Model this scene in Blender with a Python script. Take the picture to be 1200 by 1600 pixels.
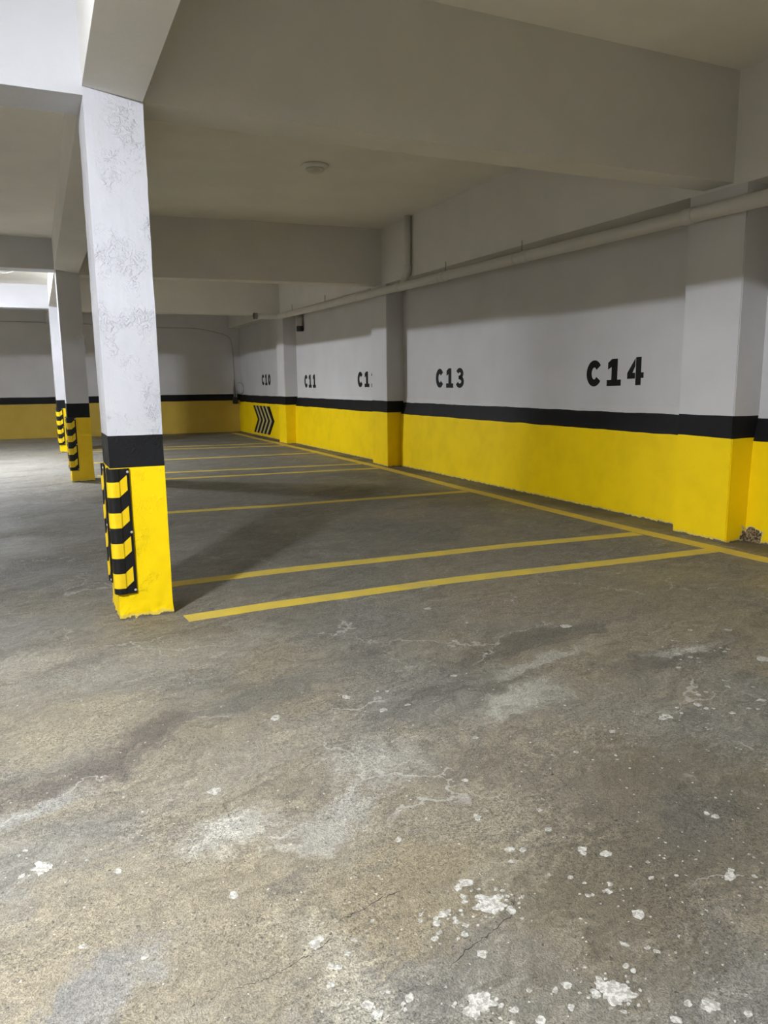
import bpy, bmesh, math, random
from mathutils import Vector, Matrix, noise

random.seed(7)
for o in list(bpy.data.objects):
    bpy.data.objects.remove(o)
scene = bpy.context.scene
col = scene.collection

# ------------------------------------------------------------------ camera
F_PX, YAW, PITCH, ROLL, EYE = 1187.478, 24.792, -9.781, -0.669, 1.5
y_, p_, r_ = (math.radians(v) for v in (YAW, PITCH, ROLL))
fw = Vector((math.sin(y_) * math.cos(p_), math.cos(y_) * math.cos(p_), math.sin(p_)))
rt = Vector((math.cos(y_), -math.sin(y_), 0))
up = rt.cross(fw)
rt2 = rt * math.cos(r_) + up * math.sin(r_)
up2 = -rt * math.sin(r_) + up * math.cos(r_)
cam_d = bpy.data.cameras.new('camera')
cam_d.sensor_fit = 'HORIZONTAL'
cam_d.sensor_width = 36.0
cam_d.lens = 36.0 * F_PX / 1200.0
cam_d.clip_start = 0.05
cam = bpy.data.objects.new('camera', cam_d)
M = Matrix.Identity(4)
for i in range(3):
    M[i][0], M[i][1], M[i][2] = rt2[i], up2[i], -fw[i]
M[0][3], M[1][3], M[2][3] = 0, 0, EYE
cam.matrix_world = M
col.objects.link(cam)
scene.camera = cam

# ------------------------------------------------------------------ world, exposure
w = bpy.data.worlds.new('world')
scene.world = w
w.use_nodes = True
w.node_tree.nodes['Background'].inputs[0].default_value = (0.5, 0.5, 0.5, 1)
w.node_tree.nodes['Background'].inputs[1].default_value = 0.0
vs = scene.view_settings
vs.view_transform = 'Standard'
vs.look = 'None'
vs.gamma = 1.0
vs.use_curve_mapping = False
vs.exposure = 1.62
LAMPS = [(-2.0, 1.65, 1400.0), (-2.0, 15.7, 1240.0)]     # x, y, tube emission (the two tube fittings that are on)
LAMP_COL = (0.90, 0.95, 1.05)

# ------------------------------------------------------------------ dimensions
XW, XP = 6.01, 5.69                    # right wall face, pilaster face
ZC, ZL = 4.05, 3.635                    # ceiling over the bays, ceiling over the driveway
XL, YN = -6.2, -7.0                    # left wall, wall behind the camera
EB = 3.13                              # underside of the edge beam


def yback(x):                          # the back wall is slightly skewed
    return 23.95 - 0.085 * x


def xcol(y):                           # left face of the column row drifts slightly
    return 0.429 + 0.0113 * (y - 5.0)


# ------------------------------------------------------------------ helpers
def wloc(o):
    v = Vector((0, 0, 0))
    while o:
        v += o.location
        o = o.parent
    return v


def obj(name, bm, mat, parent=None, smooth=False, loc=None, fix=True):
    """links the bmesh (world coordinates) as ONE mesh object"""
    me = bpy.data.meshes.new(name)
    off = wloc(parent) if parent else Vector((0, 0, 0))
    if loc is not None:
        off = Vector(loc)
    bmesh.ops.translate(bm, verts=bm.verts, vec=-off)
    if fix:
        bmesh.ops.recalc_face_normals(bm, faces=bm.faces)
    if smooth:
        for f in bm.faces:
            f.smooth = True
    bm.to_mesh(me)
    bm.free()
    if mat:
        me.materials.append(mat)
    o = bpy.data.objects.new(name, me)
    if parent:
        o.parent = parent
    elif loc is not None:
        o.location = loc
    col.objects.link(o)
    return o


def tag(o, label, cat, group=None):
    o['label'] = label
    o['category'] = cat
    if group:
        o['group'] = group
    return o


def thing(name, label, cat, loc, group=None):
    o = bpy.data.objects.new(name, None)
    o.location = loc
    o.empty_display_size = 0.1
    col.objects.link(o)
    return tag(o, label, cat, group)


def struct(o):
    o['kind'] = 'structure'
    return o


def box(bm, x0, x1, y0, y1, z0, z1):
    vs_ = [bm.verts.new(p) for p in ((x0, y0, z0), (x1, y0, z0), (x1, y1, z0), (x0, y1, z0),
                                     (x0, y0, z1), (x1, y0, z1), (x1, y1, z1), (x0, y1, z1))]
    for f in ((0, 3, 2, 1), (4, 5, 6, 7), (0, 1, 5, 4), (1, 2, 6, 5), (2, 3, 7, 6), (3, 0, 4, 7)):
        bm.faces.new([vs_[i] for i in f])
    return bm


def hexa(bm, pts):
    """8 corner points: bottom ring then top ring"""
    vs_ = [bm.verts.new(p) for p in pts]
    for f in ((0, 3, 2, 1), (4, 5, 6, 7), (0, 1, 5, 4), (1, 2, 6, 5), (2, 3, 7, 6), (3, 0, 4, 7)):
        bm.faces.new([vs_[i] for i in f])
    return bm


def sweep(bm, rings, close_ring=True, caps=True):
    """rings: list of lists of points, joined one after another"""
    R = [[bm.verts.new(p) for p in r] for r in rings]
    n = len(R[0])
    for a, b in zip(R[:-1], R[1:]):
        for i in range(n if close_ring else n - 1):
            j = (i + 1) % n
            bm.faces.new((a[i], a[j], b[j], b[i]))
    if caps and close_ring:
        bm.faces.new(R[0][::-1])
        bm.faces.new(R[-1])
    return bm


def tube(bm, path, rad, seg=14):
    pts = [Vector(p) for p in path]
    rings = []
    ref = None
    for i, p in enumerate(pts):
        t = (pts[min(i + 1, len(pts) - 1)] - pts[max(i - 1, 0)]).normalized()
        if ref is None:
            ref = Vector((0, 0, 1)) if abs(t.z) < 0.9 else Vector((1, 0, 0))
        a = (ref - t * ref.dot(t)).normalized()
        ref = a
        b = t.cross(a)
        r = rad[i] if isinstance(rad, (list, tuple)) else rad
        rings.append([p + (a * math.cos(k * 2 * math.pi / seg) + b * math.sin(k * 2 * math.pi / seg)) * r
                      for k in range(seg)])
    return sweep(bm, rings)


def lathe(bm, prof, cx, cy, seg=32, axis='z'):
    """prof: (radius, z) pairs; closed at the axis"""
    rings = []
    for r, z in prof:
        rings.append([(cx + r * math.cos(2 * math.pi * k / seg), cy + r * math.sin(2 * math.pi * k / seg), z)
                      for k in range(seg)])
    return sweep(bm, rings)


def smooth_path(ctrl, n=8):
    """Catmull-Rom through the control points"""
    P = [Vector(c) for c in ctrl]
    P = [P[0] * 2 - P[1]] + P + [P[-1] * 2 - P[-2]]
    out = []
    for i in range(1, len(P) - 2):
        for k in range(n):
            t = k / n
            a, b, c, d = P[i - 1], P[i], P[i + 1], P[i + 2]
            out.append(0.5 * ((2 * b) + (c - a) * t + (2 * a - 5 * b + 4 * c - d) * t * t
                              + (3 * b - a - 3 * c + d) * t ** 3))
    out.append(P[-2])
    return out


# ------------------------------------------------------------------ material helpers
class NT:
    def __init__(s, name):
        s.m = bpy.data.materials.new(name)
        s.m.use_nodes = True
        s.t = s.m.node_tree
        s.b = s.t.nodes['Principled BSDF']
        s.pos = s.t.nodes.new('ShaderNodeNewGeometry').outputs['Position']

    def link(s, a, inp):
        if hasattr(a, 'is_output'):
            s.t.links.new(a, inp)
        else:
            inp.default_value = a

    def math(s, op, a, b=0.0, c=None, clamp=False):
        n = s.t.nodes.new('ShaderNodeMath')
        n.operation = op
        n.use_clamp = clamp
        s.link(a, n.inputs[0])
        s.link(b, n.inputs[1])
        if c is not None:
            s.link(c, n.inputs[2])
        return n.outputs[0]

    def vmul(s, v, k):
        n = s.t.nodes.new('ShaderNodeVectorMath')
        n.operation = 'MULTIPLY'
        s.link(v, n.inputs[0])
        n.inputs[1].default_value = k
        return n.outputs[0]

    def vadd(s, v, k):
        n = s.t.nodes.new('ShaderNodeVectorMath')
        n.operation = 'ADD'
        s.link(v, n.inputs[0])
        s.link(k, n.inputs[1])
        return n.outputs[0]

    def noise(s, v, scale, detail=3.0, rough=0.55, dist=0.0, color=False):
        n = s.t.nodes.new('ShaderNodeTexNoise')
        s.link(v, n.inputs['Vector'])
        n.inputs['Scale'].default_value = scale
        n.inputs['Detail'].default_value = detail
        n.inputs['Roughness'].default_value = rough
        n.inputs['Distortion'].default_value = dist
        return n.outputs['Color' if color else 'Fac']

    def voro(s, v, scale, feature='F1', out='Distance', rnd=1.0):
        n = s.t.nodes.new('ShaderNodeTexVoronoi')
        n.feature = feature
        s.link(v, n.inputs['Vector'])
        n.inputs['Scale'].default_value = scale
        n.inputs['Randomness'].default_value = rnd
        return n.outputs[out]

    def ramp(s, x, a, b, lo=0.0, hi=1.0, smooth=True):
        n = s.t.nodes.new('ShaderNodeMapRange')
        n.interpolation_type = 'SMOOTHSTEP' if smooth else 'LINEAR'
        s.link(x, n.inputs[0])
        for i, v in enumerate((a, b, lo, hi)):
            n.inputs[i + 1].default_value = v
        return n.outputs[0]

    def mix(s, f, a, b, mode='MIX'):
        n = s.t.nodes.new('ShaderNodeMix')
        n.data_type = 'RGBA'
        n.blend_type = mode
        s.link(f, n.inputs[0])
        for v, i in ((a, 6), (b, 7)):
            if isinstance(v, tuple) and len(v) == 3:
                v = v + (1.0,)
            s.link(v, n.inputs[i])
        return n.outputs[2]

    def sep(s, v):
        n = s.t.nodes.new('ShaderNodeSeparateXYZ')
        s.link(v, n.inputs[0])
        return n.outputs

    def comb(s, x, y, z):
        n = s.t.nodes.new('ShaderNodeCombineXYZ')
        for i, v in enumerate((x, y, z)):
            s.link(v, n.inputs[i])
        return n.outputs[0]

    def bump(s, h, strength, dist, prev=None):
        n = s.t.nodes.new('ShaderNodeBump')
        n.inputs['Strength'].default_value = strength
        n.inputs['Distance'].default_value = dist
        s.link(h, n.inputs['Height'])
        if prev is not None:
            s.t.links.new(prev, n.inputs['Normal'])
        return n.outputs[0]

    def out(s, color, rough=0.6, normal=None, spec=0.4, metal=0.0):
        s.link(color if not (isinstance(color, tuple) and len(color) == 3) else color + (1.0,),
               s.b.inputs['Base Color'])
        s.link(rough, s.b.inputs['Roughness'])
        s.b.inputs['Specular IOR Level'].default_value = spec
        s.b.inputs['Metallic'].default_value = metal
        if normal is not None:
            s.t.links.new(normal, s.b.inputs['Normal'])
        return s.m


WHITE = (0.58, 0.58, 0.605)
YELLOW = (0.98, 0.69, 0.002)
BLACK = (0.008, 0.008, 0.009)
CONC = (0.26, 0.24, 0.20)


def plain(name, c, rough=0.5, spec=0.4, metal=0.0, grain=0.08, bscale=60, bstr=0.15):
    n = NT(name)
    f = n.noise(n.pos, bscale, 3)
    c2 = tuple(v * (1 - grain) for v in c)
    return n.out(n.mix(f, c, c2), rough, n.bump(f, bstr, 0.002), spec, metal)


def paint(name, top=None, bot=None, wav=0.012, flake=0.035, lump=0.0, white=WHITE, damage=None, yellow=YELLOW):
    """white wall paint over a black band over a yellow dado, brushed by hand"""
    n = NT(name)
    z = n.sep(n.pos)[2]
    blot = n.noise(n.pos, 1.6, 4)
    fine = n.noise(n.pos, 45, 4, 0.6)
    c = n.mix(n.ramp(blot, 0.3, 0.75), white, tuple(v * 0.93 for v in white))
    if top is not None:
        wv = n.math('MULTIPLY_ADD', n.math('SUBTRACT', n.noise(n.pos, 1.3, 2), 0.5), wav * 4,
                    n.math('MULTIPLY', n.math('SUBTRACT', n.noise(n.pos, 11, 2), 0.5), wav * 0.5))
        zw = n.math('ADD', z, wv)
        isb = n.math('LESS_THAN', zw, top)
        wv2 = n.math('MULTIPLY', n.math('SUBTRACT', n.noise(n.vadd(n.pos, (7.0, 3.0, 5.0)), 1.5, 2), 0.5), wav * 3.5)
        isy = n.math('LESS_THAN', n.math('ADD', n.math('ADD', z, wv2), n.math('MULTIPLY', wv, 0.3)), bot)
        c = n.mix(isb, c, BLACK)
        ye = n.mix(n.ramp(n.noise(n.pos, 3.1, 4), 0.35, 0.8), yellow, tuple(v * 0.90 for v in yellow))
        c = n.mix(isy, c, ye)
        if flake:
            nz = n.noise(n.pos, 16, 5, 0.65)
            e = n.math('SUBTRACT', z, n.math('MULTIPLY', n.math('SUBTRACT', nz, 0.38), flake * 3.2))
            pale = n.math('LESS_THAN', e, 0.022)
            c = n.mix(pale, c, (0.78, 0.58, 0.08))
            c = n.mix(n.math('LESS_THAN', e, 0.004), c, (0.15, 0.13, 0.10))
    h = n.math('MULTIPLY_ADD', n.noise(n.pos, 9, 3), 1.2, n.math('MULTIPLY', fine, 0.35))
    nor = n.bump(h, 0.35, 0.006)
    if lump:
        # blistered, badly filled plaster in patches
        patch = n.ramp(n.noise(n.vadd(n.pos, (3.3, 0.0, 0.4)), 3.6, 4, 0.65), 0.47, 0.62)
        l1 = n.ramp(n.noise(n.pos, 26, 3, 0.6, 1.2), 0.48, 0.60)
        l2 = n.ramp(n.noise(n.vadd(n.pos, (1.0, 2.0, 3.0)), 75, 3, 0.6, 0.8), 0.55, 0.66)
        hh = n.math('MULTIPLY', n.math('MULTIPLY_ADD', l2, 0.5, l1), patch)
        nor = n.bump(hh, lump, 0.004, nor)
    if damage:
        dx = n.vmul(n.vadd(n.pos, tuple(-v for v in damage[0])), tuple(1 / v for v in damage[1]))
        ln = n.t.nodes.new('ShaderNodeVectorMath')
        ln.operation = 'LENGTH'
        n.link(n.vadd(dx, n.vmul(n.vadd(n.noise(n.pos, 22, 4, color=True), (-0.5, -0.5, -0.5)), (1.6, 1.6, 1.6))), ln.inputs[0])
        k = n.math('LESS_THAN', ln.outputs[1], 0.9)
        k2 = n.math('LESS_THAN', ln.outputs[1], 1.05)
        rub = n.mix(n.ramp(n.noise(n.pos, 60, 4), 0.38, 0.62), (0.05, 0.035, 0.02), (0.33, 0.25, 0.14))
        c = n.mix(k2, c, (0.75, 0.62, 0.25))
        c = n.mix(k, c, rub)
        nor = n.bump(n.math('MULTIPLY', n.math('SUBTRACT', 1.0, k), 1.0), 1.0, 0.02, nor)
    return n.out(c, 0.6, nor, 0.2)


# ------------------------------------------------------------------ floor material
def floor_material():
    n = NT('worn_concrete')
    P = n.pos
    warp = n.vmul(n.vadd(n.noise(P, 1.7, 4, color=True), (-0.5, -0.5, -0.5)), (0.45, 0.45, 0.0))
    warp2 = n.vmul(n.vadd(n.noise(P, 7.0, 4, 0.65, color=True), (-0.5, -0.5, -0.5)), (0.22, 0.22, 0.0))
    Q = n.vadd(n.vadd(P, warp), warp2)
    # broad patches: tan laitance, grey cement, dirt
    big = n.noise(n.vadd(P, warp), 0.75, 5, 0.6)
    tan, grey, dirt = (0.25, 0.222, 0.172), (0.205, 0.196, 0.178), (0.105, 0.098, 0.09)
    c = n.mix(n.ramp(big, 0.42, 0.60), tan, grey)
    # rubber and dust deeper in the bays; driveway paled for lamp light and bounce
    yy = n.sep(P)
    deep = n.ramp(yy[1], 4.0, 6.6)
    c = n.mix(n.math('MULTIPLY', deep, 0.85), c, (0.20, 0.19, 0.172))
    c = n.mix(n.ramp(yy[0], -0.5, -1.3, 0, 0.85), c, (0.40, 0.385, 0.35))  # unseen driveway floor lightened to bounce light up to the ceiling
    far_lamp_pool = n.math('MULTIPLY', n.ramp(yy[1], 10.0, 12.5), n.ramp(yy[0], 2.2, 0.2))
    c = n.mix(n.math('MULTIPLY', far_lamp_pool, 0.9), c, (0.40, 0.39, 0.37))  # pool of light below the far tube lamp, painted into the floor colour
    # trowel and tyre streaks, mostly along x
    rot = n.t.nodes.new('ShaderNodeVectorRotate')
    rot.rotation_type = 'Z_AXIS'
    n.link(Q, rot.inputs['Vector'])
    rot.inputs['Angle'].default_value = math.radians(-20)
    R = rot.outputs[0]
    st = n.noise(n.vmul(R, (0.55, 3.2, 1.0)), 1.5, 5, 0.62)
    c = n.mix(n.ramp(st, 0.50, 0.72, 0, 0.62), c, dirt)
    st2 = n.noise(n.vmul(n.vadd(R, (5.0, 2.0, 0.0)), (0.7, 2.6, 1.0)), 1.9, 5, 0.62)
    c = n.mix(n.ramp(st2, 0.54, 0.74, 0, 0.5), c, (0.33, 0.31, 0.275))
    fs = n.noise(n.vmul(R, (1.0, 7.0, 1.0)), 5.5, 4, 0.7)
    c = n.mix(n.ramp(fs, 0.40, 0.66, 0, 0.5), c, (0.09, 0.083, 0.075))

    rag = n.math('MULTIPLY', n.math('SUBTRACT', n.noise(n.vmul(R, (0.6, 1.3, 1.0)), 17, 6, 0.75), 0.5), 2.4)

    def blob(cx, cy, rx, ry, ang, colr, k, soft=0.55):
        nonlocal c
        a = n.t.nodes.new('ShaderNodeMapping')
        a.vector_type = 'TEXTURE'
        n.link(Q, a.inputs[0])
        a.inputs['Location'].default_value = (cx, cy, 0)
        a.inputs['Rotation'].default_value = (0, 0, math.radians(ang))
        a.inputs['Scale'].default_value = (rx, ry, 1)
        ln = n.t.nodes.new('ShaderNodeVectorMath')
        ln.operation = 'LENGTH'
        n.link(a.outputs[0], ln.inputs[0])
        c = n.mix(n.ramp(n.math('ADD', ln.outputs[1], rag), 1.3, 1.3 - soft * 1.5, 0, k), c, colr)

    L1, G1, D1 = (0.40, 0.388, 0.36), (0.205, 0.20, 0.195), (0.095, 0.088, 0.083)
    for b in (
        (0.10, 3.45, 0.42, 0.30, 20, (0.28, 0.245, 0.185), 0.75),      # tan field left of centre
        (0.25, 1.95, 0.75, 0.45, 15, (0.25, 0.217, 0.16), 0.85),    # tan field at the bottom left
        (0.95, 1.85, 0.30, 0.22, 25, (0.215, 0.18, 0.12), 0.7),       # brownish field
        (1.50, 1.55, 0.45, 0.30, 25, (0.125, 0.108, 0.078), 0.9),      # dark brown, bottom right
        (1.95, 1.75, 0.60, 0.55, 25, (0.115, 0.102, 0.076), 0.85),
        (0.04, 2.98, 0.36, 0.12, 27, (0.112, 0.098, 0.088), 0.85),     # dark smear
        (0.44, 3.22, 0.28, 0.11, 25, (0.11, 0.096, 0.085), 0.85),
        (-0.08, 2.78, 0.26, 0.055, 22, (0.27, 0.265, 0.255), 0.8),
        (0.50, 2.36, 0.21, 0.13, 27, L1, 0.85),                       # grey cement repair
        (0.86, 2.32, 0.27, 0.13, 25, (0.33, 0.318, 0.295), 0.8),
        (1.15, 2.60, 0.22, 0.15, 30, L1, 0.5),
        (-0.02, 1.83, 0.26, 0.10, 22, G1, 0.9),                       # blue grey smear
        (0.95, 3.42, 0.42, 0.16, 25, (0.14, 0.136, 0.13), 0.65),
        (0.60, 2.02, 0.14, 0.05, 30, (0.14, 0.126, 0.11), 0.6),
        (2.05, 2.84, 0.30, 0.11, 20, L1, 0.7),                        # pale scuff
        (2.35, 3.18, 0.65, 0.05, 12, L1, 0.6),
        (2.55, 3.46, 0.75, 0.13, 10, D1, 0.7),
        (1.75, 3.05, 0.35, 0.10, 10, D1, 0.55),
        (3.05, 2.92, 0.50, 0.12, 5, D1, 0.65),
        (3.25, 2.98, 0.28, 0.07, 5, L1, 0.6),
        (1.98, 1.75, 0.30, 0.13, 25, D1, 0.6),
        (0.55, 4.15, 0.75, 0.30, 12, (0.29, 0.275, 0.245), 0.6),
        (0.75, 2.85, 0.55, 0.16, 22, (0.285, 0.262, 0.22), 0.55),
        (0.62, 1.62, 0.10, 0.28, 10, (0.36, 0.335, 0.28), 0.6),
        (1.62, 2.25, 0.20, 0.35, 20, (0.15, 0.135, 0.11), 0.6),
        (3.3, 4.0, 1.3, 0.45, 0, (0.20, 0.175, 0.135), 0.6),
        (-0.15, 4.4, 0.45, 0.22, 12, (0.36, 0.335, 0.29), 0.6),
        (0.15, 4.3, 0.25, 0.10, 10, (0.15, 0.137, 0.13), 0.55),
        (-0.4, 6.9, 0.9, 0.5, 0, (0.15, 0.146, 0.14), 0.7),
        (0.2, 9.6, 1.2, 0.8, 0, (0.17, 0.166, 0.16), 0.6),
    ):
        blob(*b)
    # exposed aggregate: fine sand grain, coarser bare patches
    g1 = n.noise(P, 190, 2, 0.6)
    g2 = n.noise(P, 70, 5, 0.8)
    cell = n.sep(n.voro(n.vadd(P, n.vmul(n.noise(P, 120, 2, color=True), (0.012, 0.012, 0.0))), 125, 'F1', 'Color'))[0]
    mott = n.noise(n.vmul(R, (0.6, 1.25, 1.0)), 15, 7, 0.78)
    bare = n.ramp(n.noise(P, 2.3, 4, 0.6), 0.40, 0.62, 0.6, 1.0)
    g = n.math('MULTIPLY_ADD', n.math('SUBTRACT', cell, 0.5), 0.50, n.math('MULTIPLY', n.math('SUBTRACT', n.math('ADD', g1, g2), 1.0), 2.5))
    mod = n.math('MULTIPLY_ADD', n.math('MULTIPLY', g, bare), 1.05, 1.0)
    mod = n.math('MULTIPLY', mod, n.ramp(mott, 0.33, 0.67, 0.72, 1.30, smooth=False))
    mod = n.math('MAXIMUM', mod, 0.25)
    n_ = n.t.nodes.new('ShaderNodeVectorMath')
    n_.operation = 'SCALE'
    n.link(c, n_.inputs[0])
    n.link(mod, n_.inputs[3])
    c = n_.outputs[0]
    c = n.mix(1.0, c, (1.08, 1.06, 0.96), 'MULTIPLY')
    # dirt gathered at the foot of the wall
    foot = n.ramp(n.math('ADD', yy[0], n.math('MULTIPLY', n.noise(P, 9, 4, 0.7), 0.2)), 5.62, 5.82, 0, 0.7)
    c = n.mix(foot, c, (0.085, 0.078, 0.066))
    # pits and pale chips
    v = n.voro(n.vadd(P, n.vmul(n.noise(P, 60, 2, color=True), (0.02, 0.02, 0.0))), 46, 'F1')
    vc = n.sep(n.voro(n.vadd(P, n.vmul(n.noise(P, 60, 2, color=True), (0.02, 0.02, 0.0))), 46, 'F1', 'Color'))
    pit = n.math('MULTIPLY', n.ramp(v, 0.22, 0.13), n.math('GREATER_THAN', vc[0], 0.72))
    c = n.mix(n.math('MULTIPLY', pit, 0.75), c, (0.045, 0.04, 0.035))
    chip = n.math('MULTIPLY', n.ramp(v, 0.20, 0.14), n.math('LESS_THAN', vc[0], 0.055))
    c = n.mix(n.math('MULTIPLY', chip, 0.8), c, (0.66, 0.63, 0.56))
    # hairline cracks in places
    cr = n.voro(n.vadd(Q, n.vmul(n.noise(P, 5, 3, color=True), (0.25, 0.25, 0))), 1.1, 'DISTANCE_TO_EDGE')
    crk = n.math('MULTIPLY', n.ramp(cr, 0.007, 0.002), n.ramp(n.noise(P, 1.3, 2), 0.52, 0.6))
    c = n.mix(n.math('MULTIPLY', crk, 0.5), c, (0.60, 0.57, 0.51))
    h = n.math('SUBTRACT', g, n.math('MULTIPLY', pit, 0.8))
    nor = n.bump(mott, 0.35, 0.02)
    nor = n.bump(h, 0.55, 0.004, nor)
    ro = n.ramp(n.noise(Q, 1.1, 4), 0.35, 0.65, 0.42, 0.72)
    return n.out(c, ro, nor, 0.45)


MAT = dict(
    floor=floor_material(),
    wall=paint('wall_paint', 1.13, 0.925, 0.010, 0.02, white=(0.60, 0.59, 0.585), damage=((5.95, 4.80, 0.06), (0.16, 0.12, 0.085))),
    pilaster=paint('pilaster_paint', 1.155, 0.955, 0.006, 0.02, white=(0.60, 0.59, 0.585), damage=((5.98, 4.83, 0.05), (0.13, 0.12, 0.09))),
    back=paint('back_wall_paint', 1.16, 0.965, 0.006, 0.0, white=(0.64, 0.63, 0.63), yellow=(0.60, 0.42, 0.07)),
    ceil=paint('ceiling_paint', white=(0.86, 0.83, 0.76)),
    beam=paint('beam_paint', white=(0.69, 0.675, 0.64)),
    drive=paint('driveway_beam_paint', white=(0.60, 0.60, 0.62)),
    col1=paint('column_paint_near', 1.183, 0.982, 0.003, 0.022, lump=0.9),
    col2=paint('column_paint_mid', 1.215, 0.995, 0.003, 0.02, lump=0.3, yellow=(0.88, 0.58, 0.02)),
    col3=paint('column_paint_far', 1.165, 0.98, 0.003, 0.02, lump=0.3),
    rubber=plain('black_rubber', (0.009, 0.009, 0.010), 0.42, 0.3),
    strip=plain('yellow_reflective_tape', (0.88, 0.60, 0.006), 0.35, 0.5, grain=0.12, bscale=90),
    steel=plain('bolt_steel', (0.75, 0.74, 0.72), 0.35, 0.5, 0.6),
    pvc=plain('painted_pvc', (0.60, 0.585, 0.55), 0.5, 0.4),
    iron=plain('grey_iron', (0.20, 0.20, 0.19), 0.55, 0.4),
    black=plain('black_plastic', (0.02, 0.02, 0.02), 0.5),
    grey=plain('grey_plastic', (0.42, 0.41, 0.38), 0.5),
    stencil=plain('black_stencil_paint', (0.008, 0.008, 0.008), 0.6, 0.2),
    cream=plain('cream_paint', (0.52, 0.45, 0.19), 0.6, 0.3),
    whitep=plain('white_plastic', (0.80, 0.79, 0.76), 0.4),
    dome=plain('frosted_plastic', (0.60, 0.585, 0.54), 0.3),
    crack=plain('open_crack', (0.06, 0.052, 0.045), 0.9, 0.1),
)


def line_material():
    n = NT('yellow_road_paint')
    g = n.noise(n.pos, 70, 4, 0.7)
    b = n.noise(n.pos, 4, 4, 0.6)
    c = n.mix(n.ramp(b, 0.3, 0.75), (0.72, 0.53, 0.06), (0.58, 0.45, 0.11))
    wear = n.math('MULTIPLY', n.ramp(g, 0.60, 0.70), 0.65)
    c = n.mix(wear, c, (0.24, 0.21, 0.15))
    return n.out(c, 0.6, n.bump(g, 0.5, 0.004), 0.35)


MAT['line'] = line_material()


def spot_material():
    n = NT('dried_white_paint')
    g = n.noise(n.pos, 75, 4, 0.7)
    c = n.mix(n.ramp(g, 0.42, 0.58, 0, 0.85), (0.55, 0.53, 0.47), (0.27, 0.25, 0.205))
    return n.out(c, 0.65, n.bump(g, 0.6, 0.003), 0.3)


MAT['spot'] = spot_material()


def emitter(name, strength):
    m = bpy.data.materials.new(name)
    m.use_nodes = True
    b = m.node_tree.nodes['Principled BSDF']
    b.inputs['Base Color'].default_value = (0.9, 0.9, 0.9, 1)
    b.inputs['Emission Color'].default_value = LAMP_COL + (1,)
    b.inputs['Emission Strength'].default_value = strength
    return m


# ================================================================== THE SETTING
# floor slab
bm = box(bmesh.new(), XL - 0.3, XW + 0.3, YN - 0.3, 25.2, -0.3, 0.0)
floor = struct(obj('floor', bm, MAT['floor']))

# ceiling: high slab over the bays, lower slab over the driveway
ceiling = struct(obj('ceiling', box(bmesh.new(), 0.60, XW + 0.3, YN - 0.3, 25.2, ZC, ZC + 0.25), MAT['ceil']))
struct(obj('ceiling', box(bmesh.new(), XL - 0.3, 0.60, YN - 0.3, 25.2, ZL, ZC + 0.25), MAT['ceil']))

# right wall: plaster thickens towards the dado
bm = bmesh.new()
prof = [(XW - 0.075, 0.0), (XW - 0.070, 0.45), (XW - 0.055, 0.92), (XW - 0.012, 1.10), (XW, 1.20), (XW, ZC), (XW + 0.3, ZC), (XW + 0.3, 0.0)]
ys = [YN + i * (yback(XW) - YN) / 90 for i in range(91)]
rings = []
for y in ys:
    k = 0.012 * noise.noise(Vector((y * 0.9, 3.1, 0)))
    rings.append([(x + (k if (z < 1.0 and x < XW) else 0), y, z) for x, z in prof])
wall_right = struct(obj('wall_right', sweep(bm, rings), MAT['wall']))

# back wall
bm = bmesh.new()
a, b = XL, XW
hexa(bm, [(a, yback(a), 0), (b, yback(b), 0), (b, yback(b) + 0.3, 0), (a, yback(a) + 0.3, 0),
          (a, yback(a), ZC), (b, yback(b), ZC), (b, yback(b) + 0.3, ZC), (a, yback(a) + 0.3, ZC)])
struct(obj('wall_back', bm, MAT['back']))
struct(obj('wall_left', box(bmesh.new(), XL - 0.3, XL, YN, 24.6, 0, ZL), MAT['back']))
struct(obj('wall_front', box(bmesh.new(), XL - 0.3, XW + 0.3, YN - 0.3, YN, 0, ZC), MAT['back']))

# pilasters and the flush edge beam are part of the right wall
PIL = [(4.87, 5.51), (12.13, 12.78), (17.975, 18.56)]
for y0, y1 in PIL:
    bm = box(bmesh.new(), XP, XW + 0.02, y0, y1, 0, EB)
    bmesh.ops.bevel(bm, geom=[e for e in bm.edges if abs(e.verts[0].co.z - e.verts[1].co.z) > 1 and e.verts[0].co.x < XP + 0.1],
                    offset=0.008, segments=2, affect='EDGES')
    struct(obj('pilaster', bm, MAT['pilaster'], wall_right))
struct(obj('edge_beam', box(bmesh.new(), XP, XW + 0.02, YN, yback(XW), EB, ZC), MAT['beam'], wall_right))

# down-stand beam that runs over the row of columns
bm = bmesh.new()
rings = []
for y in (YN, 0.0, 4.996, 5.43, 9, 12.717, 13.15, 18.53, 18.96, yback(0.6)):
    x0 = xcol(y)
    x1 = x0 + 0.333
    rings.append([(x0, y, 3.19), (x1, y, 3.145), (x1, y, ZC), (x0, y, ZC)])
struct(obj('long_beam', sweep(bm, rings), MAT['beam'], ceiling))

# cross beams over the bays, slightly skewed: (y at the column, y at the wall, underside)
for yl, yr, zb in ((5.02, 5.03, 3.153), (12.72, 12.30, 3.134), (18.50, 18.20, 3.097)):
    xl = xcol(yl) + 0.33
    bm = hexa(bmesh.new(), [(xl, yl, zb), (XP, yr, zb), (XP, yr + 0.32, zb), (xl, yl + 0.32, zb),
                            (xl, yl, ZC), (XP, yr, ZC), (XP, yr + 0.32, ZC), (xl, yl + 0.32, ZC)])
    struct(obj('cross_beam', bm, MAT['beam'], ceiling))
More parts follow.
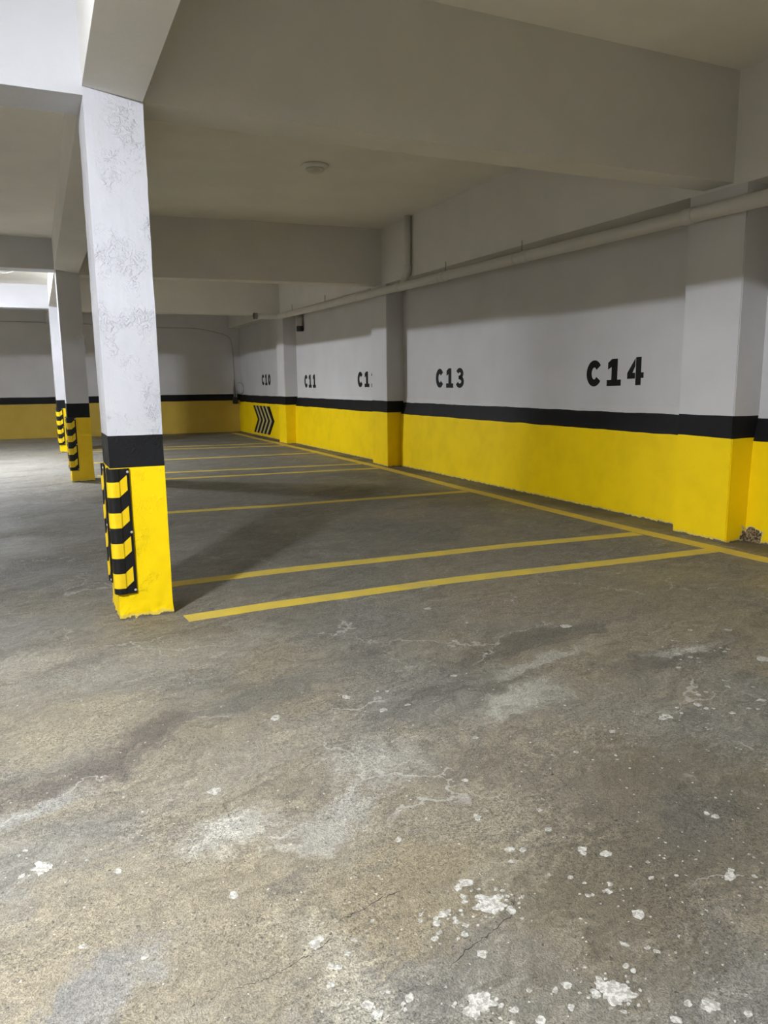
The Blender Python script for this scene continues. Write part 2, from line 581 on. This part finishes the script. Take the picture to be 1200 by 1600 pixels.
# cross beams over the driveway
for y, zb in ((-1.9, 3.14), (4.996, 3.14), (12.717, 3.19), (18.53, 3.14)):
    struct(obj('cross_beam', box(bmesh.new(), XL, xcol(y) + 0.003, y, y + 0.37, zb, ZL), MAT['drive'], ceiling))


# ---- things stuck to or spilt on the slab: part of the floor
def unpx(px, py):
    d = fw + rt2 * ((px - 600) / F_PX) + up2 * ((800 - py) / F_PX)
    t = -EYE / d.z
    return Vector((d.x * t, d.y * t, 0)), (d * t).length


def splat(bm, c, r, rough=0.35, asp=1.0, ang=0.0, n=18):
    h = random.uniform(0.0008, 0.0022)
    s = random.uniform(0, 100)
    pts = []
    for k in range(n):
        a = 2 * math.pi * k / n
        f_ = 1.3 if n < 30 else 1.7
        q = r * max(0.35, 1 + rough * 1.3 * noise.noise(Vector((math.cos(a) * f_ + s, math.sin(a) * f_, s)))
                    + (0.3 * noise.noise(Vector((math.cos(a) * 7 + s, math.sin(a) * 7, s))) if n > 30 else 0))
        x, y = q * math.cos(a), q * math.sin(a) * asp
        pts.append((c.x + x * math.cos(ang) - y * math.sin(ang), c.y + x * math.sin(ang) + y * math.cos(ang)))
    lo = [bm.verts.new((x, y, 0.0002)) for x, y in pts]
    hi = [bm.verts.new((c.x + (x - c.x) * 0.96, c.y + (y - c.y) * 0.96, h)) for x, y in pts]
    cv = bm.verts.new((c.x, c.y, h))
    for i in range(n):
        j = (i + 1) % n
        bm.faces.new((lo[i], lo[j], hi[j], hi[i]))
        bm.faces.new((cv, hi[i], hi[j]))


bm = bmesh.new()
SPOTS = [(68, 1356, 17), (184, 1361, 6), (365, 1398, 9), (336, 1236, 9), (431, 1121, 8), (541, 1089, 6), (598, 1110, 7),
         (492, 1476, 9), (499, 1468, 6), (130, 1479, 5), (227, 1496, 5), (542, 1490, 5), (554, 1469, 4), (582, 1439, 3), (518, 1510, 6), (527, 1512, 5),
         (517, 1540, 5), (750, 1568, 22), (738, 1580, 10), (575, 1570, 8), (590, 1585, 9), (960, 1548, 27), (940, 1540, 14), (930, 1553, 7), (975, 1553, 16), (1110, 1570, 13),
         (765, 1412, 20), (778, 1418, 9), (728, 1379, 9), (716, 1387, 6), (723, 1400, 5), (727, 1410, 5), (744, 1419, 5), (797, 1421, 9), (694, 1428, 7), (683, 1443, 6), (714, 1441, 5), (690, 1431, 5),
         (755, 1489, 6), (753, 1491, 6), (681, 1467, 5), (727, 1461, 5), (657, 1439, 4), (640, 1560, 6),
         (997, 1428, 10), (623, 1312, 6), (797, 1328, 6), (801, 1346, 4), (857, 1296, 6), (910, 1327, 6), (912, 1334, 5), (947, 1334, 7), (817, 1328, 5), (892, 1371, 4), (1018, 1372, 5),
         (919, 1400, 4), (858, 1367, 3), (1140, 1370, 7), (1142, 1361, 5), (1179, 1369, 4), (1057, 1368, 3), (1012, 1347, 3),
         (727, 1219, 5), (746, 1280, 4), (745, 1275, 6), (843, 1266, 4), (900, 1175, 4), (962, 1180, 3), (964, 1187, 2), (957, 1143, 4),
         (1038, 1117, 4), (1045, 1120, 5), (1035, 1122, 6), (1048, 1121, 4), (1065, 1114, 3), (1058, 1106, 3), (1091, 1101, 5), (1104, 1107, 4), (1115, 1107, 3), (1092, 1086, 4), (1088, 1081, 3), (1103, 1081, 3), (1138, 1073, 4), (1131, 1063, 3),
         (1144, 1114, 4), (1170, 1107, 4), (1185, 1108, 3), (1190, 1094, 6), (1177, 1073, 3), (1058, 1021, 5), (1080, 1014, 5), (1085, 1018, 4), (1079, 1027, 4), (1060, 1043, 4), (1192, 1030, 10), (1104, 1271, 5), (1118, 1276, 5),
         (884, 978, 8), (667, 951, 6), (711, 1001, 5), (730, 973, 3), (710, 1056, 5), (605, 1080, 4), (590, 1080, 3), (637, 1101, 4), (743, 1153, 5), (596, 1183, 6), (640, 1220, 3),
         (1012, 1481, 5), (978, 1510, 4), (990, 1517, 4), (976, 1476, 4), (1027, 1487, 5), (1075, 1568, 5), (1170, 1585, 5), (845, 1594, 6), (805, 1578, 7), (1058, 1594, 8), (800, 1598, 4), (893, 1574, 5), (887, 1540, 6), (868, 1548, 5)]
for px, py, rp in SPOTS:
    c, d = unpx(px, py)
    splat(bm, c, rp * (0.78 if rp > 12 else 0.92) * d / F_PX, 0.45 if rp < 12 else 0.7, random.uniform(0.7, 1.5), random.uniform(0, 3), 14 if rp < 12 else 40)
for _ in range(420):                                    # fine spatter, denser to the right
    px, py = random.uniform(0, 1200), 1000 + 600 * random.random() ** 0.8
    if random.random() > 0.15 + 0.85 * (px / 1200) ** 1.2:
        continue
    c, d = unpx(px, py)
    splat(bm, c, random.uniform(0.7, 1.9) * d / F_PX, 0.4, random.uniform(0.7, 1.4), random.uniform(0, 3), 8)
for px, py, k in ((960, 1548, 34), (750, 1568, 24), (765, 1412, 26), (700, 1440, 22), (1080, 1016, 16), (68, 1356, 12), (590, 1578, 18), (945, 1390, 14)):
    for _ in range(k):                                  # ragged satellites round the large splashes
        c, d = unpx(px + random.gauss(0, 26), py + random.gauss(0, 13))
        splat(bm, c, random.uniform(1.0, 3.5) * d / F_PX, 0.5, random.uniform(0.6, 1.6), random.uniform(0, 3), 9)
struct(obj('paint_spatter', bm, MAT['spot'], floor, fix=False))

bm = bmesh.new()
for path in ([(360, 1548), (420, 1527), (455, 1510), (505, 1478), (522, 1462)], [(520, 1444), (560, 1425), (598, 1403), (640, 1385)],
             [(697, 1518), (735, 1480), (760, 1462), (800, 1430), (806, 1395)], [(905, 1245), (930, 1258), (960, 1280), (985, 1300)],
             [(345, 1240), (352, 1262), (360, 1285)], [(855, 1200), (870, 1215), (905, 1243)]):
    pts = []
    for (x0, y0), (x1, y1) in zip(path[:-1], path[1:]):
        for k in range(10):
            pts.append((x0 + (x1 - x0) * k / 10 + random.gauss(0, 1.2), y0 + (y1 - y0) * k / 10 + random.gauss(0, 1.2)))
    prev = None
    for i, (px, py) in enumerate(pts):
        c, d = unpx(px, py)
        wd = random.uniform(0.2, 0.9) * d / F_PX * min(1, i / 5 + 0.1, (len(pts) - i) / 5)
        cur = [bm.verts.new((c.x, c.y - wd, 0.0008)), bm.verts.new((c.x, c.y + wd, 0.0008))]
        if prev:
            bm.faces.new((prev[0], cur[0], cur[1], prev[1]))
        prev = cur
struct(obj('crack', bm, MAT['crack'], floor, fix=False))


# ================================================================== BAY LINES
def floor_line(name, label, pts, width, z=0.0024):
    P = [Vector((x, y, 0)) for x, y in pts]
    dense = []
    for a_, b_ in zip(P[:-1], P[1:]):
        n_ = max(2, int((b_ - a_).length / 0.06))
        dense += [a_.lerp(b_, k / n_) for k in range(n_)]
    dense.append(P[-1])
    s = random.uniform(0, 50)
    bm_ = bmesh.new()
    rings_ = []
    for i, p in enumerate(dense):
        t = (dense[min(i + 1, len(dense) - 1)] - dense[max(i - 1, 0)]).normalized()
        nn = Vector((-t.y, t.x, 0))
        l = i * 0.06
        off = 0.018 * noise.noise(Vector((l * 0.7, s, 0)))
        w0 = width / 2 + 0.006 * noise.noise(Vector((l * 6, s, 2)))
        w1 = width / 2 + 0.006 * noise.noise(Vector((l * 6, s, 7)))
        a_, b_ = p + nn * (off - w0), p + nn * (off + w1)
        rings_.append([(a_.x, a_.y, 0.0), (b_.x, b_.y, 0.0), (b_.x, b_.y, z), (a_.x, a_.y, z)])
    o = obj(name, sweep(bm_, rings_), MAT['line'])
    return tag(o, label, 'floor marking', 'yellow painted bay lines')


floor_line('bay_line', 'long yellow line painted along the foot of the right wall',
           [(5.48, 2.0), (5.46, 4.2), (5.44, 4.75), (5.40, 5.6), (5.43, 9.0), (5.53, 11.5), (5.56, 12.5), (5.58, 16), (5.58, 20), (5.59, 22.9)], 0.16, 0.0018)
for label, pts in (
    ('nearest yellow bay line on the floor, starting beside the near column', [(0.815, 4.83), (1.378, 4.875), (2.78, 4.87), (5.344, 4.71)]),
    ('second yellow bay line from the front, starting behind the near column', [(0.80, 5.74), (2.07, 5.76), (3.92, 5.70), (5.304, 5.58)]),
    ('yellow bay line separating bays C14 and C13', [(0.95, 9.13), (2.80, 8.93), (5.332, 8.87)]),
    ('nearer of the two yellow lines ending at the middle pilaster', [(0.90, 12.44), (1.92, 12.36), (5.449, 12.02)]),
    ('farther of the two yellow lines ending at the middle pilaster', [(0.95, 13.38), (2.07, 13.27), (5.465, 12.83)]),
    ('yellow bay line separating bays C12 and C11', [(0.98, 15.68), (2.39, 15.56), (5.479, 15.36)]),
    ('nearer of the two yellow lines ending at the far pilaster', [(0.98, 18.45), (2.79, 18.09), (5.46, 17.5)]),
    ('farther of the two yellow lines ending at the far pilaster, deepest in view', [(0.98, 19.05), (2.9, 18.74), (5.483, 18.42)]),
):
    floor_line('bay_line', label, pts, 0.15)


# ================================================================== COLUMNS
def grid_box(x0, x1, y0, y1, z0, ztop, nx, ny, nz, amp, seed, foot=0.012):
    """column shaft with slightly uneven plaster; ztop(x) lets the head follow the sloping soffit"""
    bm_ = bmesh.new()
    per = []
    for i in range(nx):
        per.append((x0 + (x1 - x0) * i / nx, y0, 0, -1))
    for i in range(ny):
        per.append((x1, y0 + (y1 - y0) * i / ny, 1, 0))
    for i in range(nx):
        per.append((x1 - (x1 - x0) * i / nx, y1, 0, 1))
    for i in range(ny):
        per.append((x0, y1 - (y1 - y0) * i / ny, -1, 0))
    rings_ = []
    for k in range(nz + 1):
        r = []
        for x, y, ax, ay in per:
            z = z0 + (ztop(x) - z0) * k / nz
            q = Vector((x * 4, y * 4, z * 3 + seed))
            d = amp * noise.noise(q) + amp * 0.5 * noise.noise(q * 4)
            if z < 0.12:
                d += foot * (1 - z / 0.12) * (0.5 + noise.noise(q * 5))
            if 0.16 < z < 1.0:
                d = min(d, 0.0)
            cx_, cy_ = (x0 + x1) / 2, (y0 + y1) / 2
            u = Vector((x - cx_, y - cy_, 0)).normalized()
            u = (u + Vector((ax, ay, 0))).normalized()
            r.append((x + u.x * d, y + u.y * d, z))
        rings_.append(r)
    return sweep(bm_, rings_)


def soffit(x0):
    return lambda x: 3.19 - 0.045 * max(0, min(1, (x - x0) / 0.333)) - 0.002


COLS = [
    (xcol(4.996), 4.996, 0.333, 0.434, 'col1', 1, 'white painted concrete column nearest the camera, yellow foot and black band'),
    (0.533, 12.717, 0.326, 0.43, 'col2', 5, 'shaded concrete column, second in the row behind the nearest one'),
    (0.580, 18.53, 0.326, 0.43, 'col3', 9, 'brightly lit far column, third in the row, partly hidden by the second'),
]
for x, y, wx, wy, mk, seed, lab in COLS:
    n_ = (16, 20, 110) if mk == 'col1' else (6, 8, 40)
    bm = grid_box(x, x + wx, y, y + wy, 0.0, soffit(x), n_[0], n_[1], n_[2], 0.004, seed)
    o = obj('column', bm, MAT[mk], loc=(x + wx / 2, y + wy / 2, 0))
    tag(o, lab, 'column', 'row of concrete columns')


# ================================================================== CORNER GUARDS
def guard(cx, cy, sy, z0, z1, label, group):
    """rubber corner protector; legs along +x and +y*sy from the column corner (cx, cy)"""
    root = thing('corner_guard', label, 'corner guard', (cx, cy, z0), group)
    g = 0.005                                           # sits on the plaster

    def T(x, y, z):
        return (cx + x, cy + sy * y, z)
    leg = 0.112
    outer = [(leg, -g), (leg, -g - 0.007), (leg - 0.016, -g - 0.009), (0.055, -g - 0.010), (0.046, -g - 0.017)]
    for k in range(7):
        a_ = math.radians(-90 - 90 * k / 6)
        outer.append((0.020 + 0.043 * math.cos(a_), 0.020 + 0.043 * math.sin(a_)))
    half = [(y, x) for x, y in outer[:5]][::-1]
    outer = outer[:5] + outer[5:] + half
    inner = [(-g, leg * 0.5), (-g, -g), (leg * 0.5, -g)]
    ring = outer + inner
    bm_ = sweep(bmesh.new(), [[T(x, y, z) for x, y in ring] for z in (z0, z0 + 0.006, z1 - 0.006, z1)])
    body = obj('rubber_body', bm_, MAT['rubber'], root)
    # four reflective chevron bands
    path = outer[2:-2]
    xs = []
    for x, y in path:
        m = max(x, y)
        xs.append(max(0.0, m - 0.046) * 0.85)
    for k in range(4):
        zt = z1 - 0.083 - 0.196 * k
        zb_ = zt - 0.096
        bm_ = bmesh.new()
        R = []
        for (x, y), dz in zip(path, xs):
            u = Vector((x - 0.06, y - 0.06)).normalized() * 0.0016
            if y < -g and x > 0.05:
                u = Vector((0, -0.0016))
            if x < -g and y > 0.05:
                u = Vector((-0.0016, 0))
            R.append([T(x, y, zb_ + dz), T(x + u.x, y + u.y, zb_ + dz), T(x + u.x, y + u.y, min(zt + dz, z1 - 0.004)), T(x, y, min(zt + dz, z1 - 0.004))])
        obj('reflective_band', sweep(bm_, R), MAT['strip'], body)
    for bz in (z1 - 0.022, (z0 + z1) / 2 - 0.004, z0 + 0.02):
        for ax in (0, 1):
            bm_ = bmesh.new()
            rr = []
            for r_k, h in ((0.0085, 0.0), (0.0085, 0.002), (0.006, 0.005), (0.002, 0.0062)):
                ring_ = []
                for q in range(12):
                    a_ = 2 * math.pi * q / 12
                    u_, v_ = r_k * math.cos(a_), r_k * math.sin(a_)
                    if ax == 0:
                        ring_.append(T(leg - 0.009 + u_, -g - 0.0075 - h, bz + v_))
                    else:
                        ring_.append(T(-g - 0.0075 - h, leg - 0.009 + u_, bz + v_))
                rr.append(ring_)
            obj('bolt', sweep(bm_, rr), MAT['steel'], body)
    return root


gg = 'black and yellow rubber corner guards'
names = ('nearest column', 'shaded second column', 'bright far column')
for (x, y, wx, wy, mk, seed, lab), nm, zz in zip(COLS, names, ((0.172, 0.978), (0.18, 1.0), (0.17, 0.985))):
    guard(x, y, 1, zz[0], zz[1], 'black and yellow striped rubber guard on the front corner of the ' + nm, gg)
    guard(x, y + wy, -1, zz[0], zz[1], 'black and yellow striped rubber guard on the rear driveway corner of the ' + nm, gg)


# ================================================================== PAINTED NUMBERS AND CHEVRONS
def stroke(path, w0, w1=None, n=10):
    """quads along a 2-D path; w0 = stroke width in u, w1 = in v (slab lettering)"""
    out = []
    w1 = w1 or w0
    P = [Vector(p) for p in path]
    L, R = [], []
    for i, p in enumerate(P):
        t = (P[min(i + 1, len(P) - 1)] - P[max(i - 1, 0)]).normalized()
        nn = Vector((-t.y * w0 / 2, t.x * w1 / 2))
        L.append(p + nn)
        R.append(p - nn)
    for i in range(len(P) - 1):
        out.append([L[i], R[i], R[i + 1], L[i + 1]])
    return out


def arc(cx, cy, rx, ry, a0, a1, n=20):
    return [(cx + rx * math.cos(math.radians(a0 + (a1 - a0) * k / n)), cy + ry * math.sin(math.radians(a0 + (a1 - a0) * k / n))) for k in range(n + 1)]


def rect(x0, x1, y0, y1):
    return [Vector(p) for p in ((x0, y0), (x1, y0), (x1, y1), (x0, y1))]


def glyph(ch):
    """polygons in a cell 0.27 wide, 0.30 high"""
    if ch == 'C':
        return stroke(arc(0.135, 0.15, 0.090, 0.109, 36, 324, 26), 0.088, 0.082)
    if ch == '0':
        return stroke(arc(0.135, 0.15, 0.080, 0.108, 0, 360, 30), 0.092, 0.086)
    if ch == '1':
        return [rect(0.02, 0.25, 0, 0.068), rect(0.095, 0.190, 0.068, 0.30),
                [Vector(p) for p in ((0.10, 0.30), (0.035, 0.262), (0.035, 0.185), (0.10, 0.215))]]
    if ch == '4':
        return [rect(0.145, 0.225, 0, 0.30), rect(0.225, 0.265, 0.075, 0.135),
                [Vector(p) for p in ((0.135, 0.072), (0.135, 0.135), (0.015, 0.135), (0.015, 0.072))],
                [Vector(p) for p in ((0.135, 0.29), (0.085, 0.225), (0.015, 0.135), (0.095, 0.135), (0.135, 0.205))]]
    if ch == '3':
        return stroke(arc(0.125, 0.215, 0.075, 0.052, 160, -80, 18), 0.075, 0.066) + \
            stroke(arc(0.125, 0.094, 0.090, 0.062, 85, -160, 18), 0.078, 0.066) + [rect(0.09, 0.14, 0.13, 0.185)]
    if ch == '2':
        return stroke(arc(0.13, 0.205, 0.078, 0.062, 175, -35, 18) + [(0.07, 0.06)], 0.078, 0.068) + [rect(0.02, 0.25, 0, 0.068)]
    return []


def number(text, y0, y1, z, lean, label):
    """painted on the right wall, reads from far (y0) to near (y1); one flat coat of paint"""
    bm_ = bmesh.new()
    pitch = 0.335
    sc = (y0 - y1) / (pitch * 2 + 0.27)
    for k, ch in enumerate(text):
        for poly in glyph(ch):
            f, r = [], []
            for p in poly:
                u = (p[0] + k * pitch) * sc
                yy = y0 - u
                zz = z + p[1] + lean * u
                f.append(bm_.verts.new((XW - 0.0025, yy, zz)))
                r.append(bm_.verts.new((XW, yy, zz)))
            bm_.faces.new(f)
            nn = len(f)
            for i in range(nn):
                j = (i + 1) % nn
                bm_.faces.new((f[i], f[j], r[j], r[i]))
    o = obj('bay_number', bm_, MAT['stencil'])
    return tag(o, label, 'painted number', 'black stencilled bay numbers on the right wall')


number('C14', 7.26, 6.33, 1.405, 0.022, 'large black stencilled bay number C14 on the white wall')
number('C13', 10.95, 10.06, 1.383, 0.0, 'black stencilled bay number C13 on the white wall')
number('C12', 14.19, 13.27, 1.385, 0.0, 'black stencilled bay number C12, last digit cut off by the middle pilaster')
number('C11', 17.43, 16.63, 1.365, 0.0, 'black stencilled bay number C11 near the far pilaster')
number('C10', 21.08, 20.23, 1.42, 0.0, 'small distant black stencilled bay number C10 above the chevrons')

XD = XW - 0.088                                          # face of the thick dado plaster
chev = thing('chevron_sign', 'set of five black chevrons painted on the yellow wall below C10', 'painted arrows', (XD, 20.9, 0.0))


def chevron(name, mat, y, wd, dx, parent):
    bm_ = bmesh.new()
    zc_, zt, zb_ = 0.465, 0.85, 0.085
    ya = 0.44
    pts = [(y, zt), (y - wd, zt), (y - wd - ya, zc_), (y - wd, zb_), (y, zb_), (y - ya, zc_)]
    f = [bm_.verts.new((XD - dx, a_, b_)) for a_, b_ in pts]
    r = [bm_.verts.new((XD + 0.03, a_, b_)) for a_, b_ in pts]
    bm_.faces.new((f[0], f[1], f[2], f[5]))
    bm_.faces.new((f[5], f[2], f[3], f[4]))
    for i in range(6):
        j = (i + 1) % 6
        bm_.faces.new((f[i], f[j], r[j], r[i]))
    return obj(name, bm_, mat, parent)


for k in range(5):
    chevron('chevron', MAT['stencil'], 21.77 - 0.345 * k, 0.175, 0.004, chev)
    if k < 4:
        o = chevron('pale_gap', MAT['cream'], 21.595 - 0.345 * k, 0.17, 0.002, chev)
        o['label'] = 'cream painted stripe between two black chevrons'


# ================================================================== PIPES
PR, PX = 0.066, XP - 0.092


def pz(y):
    return 2.938 + 0.0078 * (y - 4.6)


pipe = thing('drain_pipe', 'long pale drain pipe running under the beams along the right wall', 'pipe', (PX, 11.2, pz(11.2)))
yend = 17.86
bend = [(PX - 0.09 * (1 - math.cos(a)), yend + 0.09 * math.sin(a), pz(yend)) for a in [math.radians(15 * k) for k in range(7)]]
run = [(PX, YN + 0.02 + (yend - YN) * k / 24, pz(YN + (yend - YN) * k / 24)) for k in range(24)] + bend + [(4.98, yend + 0.09, pz(yend))]
obj('pipe_run', tube(bmesh.new(), run, PR, 20), MAT['pvc'], pipe, True)
for y in (5.42, 7.95, 9.98, 11.45, 13.15, 15.2):
    bm = tube(bmesh.new(), [(PX, y - 0.07, pz(y)), (PX, y - 0.065, pz(y)), (PX, y + 0.055, pz(y)), (PX, y + 0.06, pz(y))], [PR + 0.002, PR + 0.006, PR + 0.006, PR + 0.002], 20)
    obj('coupling', bm, MAT['pvc'], pipe, True)
for y in (8.15, 10.05, 15.05, 17.2):
    bm = tube(bmesh.new(), [(XP - 0.012, y, pz(y) + 0.0), (XP - 0.012, y, pz(y) + 0.22)], 0.005, 6)
    rod = obj('hanger_rod', bm, MAT['iron'], pipe)
    ringp = [(PX + (PR + 0.004) * math.cos(a), y, pz(y) + (PR + 0.004) * math.sin(a)) for a in [2 * math.pi * k / 20 for k in range(20)]]
    bm = tube(bmesh.new(), ringp + ringp[:1], 0.003, 6)
    obj('clamp', bm, MAT['pvc'], pipe)
bm = tube(bmesh.new(), [(5.06, yend + 0.09, pz(yend)), (4.98, yend + 0.09, pz(yend))], [PR + 0.008] * 2, 20)
o = obj('end_cap', bm, MAT['iron'], pipe)
o['label'] = 'dark cap on the end of the pipe'

# small vertical pipe from the ceiling into the tee
dy = 11.18
bm = tube(bmesh.new(), [(XP - 0.062, dy, ZC - 0.005), (XP - 0.062, dy, pz(dy) + 0.27)], 0.05, 18)
o = obj('down_pipe', bm, MAT['pvc'], pipe, True)
o['label'] = 'short vertical branch from the ceiling into the drain pipe'
bm = tube(bmesh.new(), smooth_path([(XP - 0.062, dy, pz(dy) + 0.30), (XP - 0.062, dy, pz(dy) + 0.24), (XP - 0.075, dy + 0.05, pz(dy) + 0.14), (PX, dy + 0.13, pz(dy) + 0.02)], 5), 0.058, 18)
obj('tee_branch', bm, MAT['pvc'], pipe, True)

# capped stub beside the far pilaster
t = thing('pipe_stub', 'short grey vertical pipe stub with black end on wall above C11', 'pipe', (XW - 0.082, 17.42, 2.68))
obj('tube', tube(bmesh.new(), [(XW - 0.082, 17.42, 2.79), (XW - 0.082, 17.42, EB - 0.002)], 0.075, 20), MAT['grey'], t, True)
o = obj('end_sleeve', tube(bmesh.new(), [(XW - 0.082, 17.42, 2.67), (XW - 0.082, 17.42, 2.79)], 0.079, 20), MAT['black'], t)
o['label'] = 'black end of the stub'

# ================================================================== CEILING LIGHT (unlit)
t = thing('ceiling_light', 'round white unlit lamp on the ceiling between the beams', 'lamp', (3.34, 9.08, ZC))
obj('base', lathe(bmesh.new(), [(0.15, ZC), (0.165, ZC - 0.012), (0.165, ZC - 0.028), (0.125, ZC - 0.045), (0.11, ZC - 0.045)], 3.34, 9.08), MAT['whitep'], t, False)
obj('diffuser', lathe(bmesh.new(), [(0.112, ZC - 0.044), (0.108, ZC - 0.062), (0.085, ZC - 0.082), (0.05, ZC - 0.093), (0.004, ZC - 0.096)], 3.34, 9.08), MAT['dome'], t, True)

# ================================================================== TUBE LIGHTS OVER THE DRIVEWAY
for i, (lx, ly, st) in enumerate(LAMPS):
    t = thing('tube_light', ('lit tube light over the driveway in front of the nearest column', 'lit tube light over the driveway between the second and third columns')[i], 'lamp', (lx, ly, ZL), 'tube lights over the driveway')
    bm = bmesh.new()
    hexa(bm, [(lx - 0.045, ly - 0.33, ZL - 0.03), (lx + 0.045, ly - 0.33, ZL - 0.03), (lx + 0.045, ly + 0.33, ZL - 0.03), (lx - 0.045, ly + 0.33, ZL - 0.03),
              (lx - 0.07, ly - 0.33, ZL), (lx + 0.07, ly - 0.33, ZL), (lx + 0.07, ly + 0.33, ZL), (lx - 0.07, ly + 0.33, ZL)])
    obj('housing', bm, MAT['whitep'], t)
    em = emitter('tube_glow', st)
    for s in (-0.03, 0.03):
        obj('tube', tube(bmesh.new(), [(lx + s, ly - 0.29, ZL - 0.052), (lx + s, ly + 0.29, ZL - 0.052)], 0.014, 12), em, t, True)
    for e in (-0.31, 0.31):
        obj('tube_holder', box(bmesh.new(), lx - 0.05, lx + 0.05, ly + e - 0.02, ly + e + 0.02, ZL - 0.07, ZL - 0.03), MAT['whitep'], t)
bm = tube(bmesh.new(), smooth_path([(-1.4, 15.75, ZL - 0.006), (-0.8, 15.8, ZL - 0.03), (-0.27, 15.9, ZL - 0.12), (-0.08, 15.86, ZL - 0.105), (-0.03, 15.84, ZL - 0.07), (0.05, 15.95, ZL - 0.008)], 8), 0.007, 8)
tag(obj('cable', bm, MAT['whitep']), 'loose white cable hanging from the driveway ceiling at the left edge', 'cable')

# ================================================================== CABLE AND BOX AT THE FAR CORNER
yb = lambda x: yback(x) - 0.012
bm = tube(bmesh.new(), smooth_path([(XL + 0.1, yb(XL + 0.1), 3.30), (-2, yb(-2), 3.27), (1.0, yb(1.0), 3.22), (3.6, yb(3.6), 3.13), (4.7, yb(4.7), 3.11), (5.35, yb(5.35), 3.00), (5.72, yb(5.72), 2.83), (5.80, yb(5.80), 2.4), (5.815, yb(5.815), 1.6)], 10), 0.011, 8)
tag(obj('wall_cable', bm, MAT['grey']), 'thin dark cable strung across the back wall and down its corner', 'cable')

t = thing('switch_box', 'dark control box with cable loop hanging in the far corner', 'electrical box', (5.80, yback(5.80), 0.92))
bx, by = 5.80, yback(5.80)
bm = box(bmesh.new(), bx - 0.07, bx + 0.08, by - 0.10, by - 0.001, 0.86, 1.06)
bmesh.ops.bevel(bm, geom=bm.edges, offset=0.012, segments=2, affect='EDGES')
obj('box', bm, MAT['black'], t)
obj('cable_gland', tube(bmesh.new(), [(bx, by - 0.05, 1.05), (bx - 0.01, by - 0.05, 1.30), (bx + 0.0, by - 0.035, 1.45), (bx + 0.012, by - 0.014, 1.60)], [0.04, 0.032, 0.015, 0.009], 10), MAT['iron'], t, True)
lp = [(bx + 0.13 + 0.075 * math.cos(a), by - 0.19 - 0.16 * math.cos(a), 1.33 + 0.17 * math.sin(a)) for a in [math.radians(-150 + 22 * k) for k in range(15)]]
obj('cable_loop', tube(bmesh.new(), smooth_path([(bx + 0.05, by - 0.06, 1.05)] + lp[:13], 4), 0.014, 8), MAT['grey'], t, True)
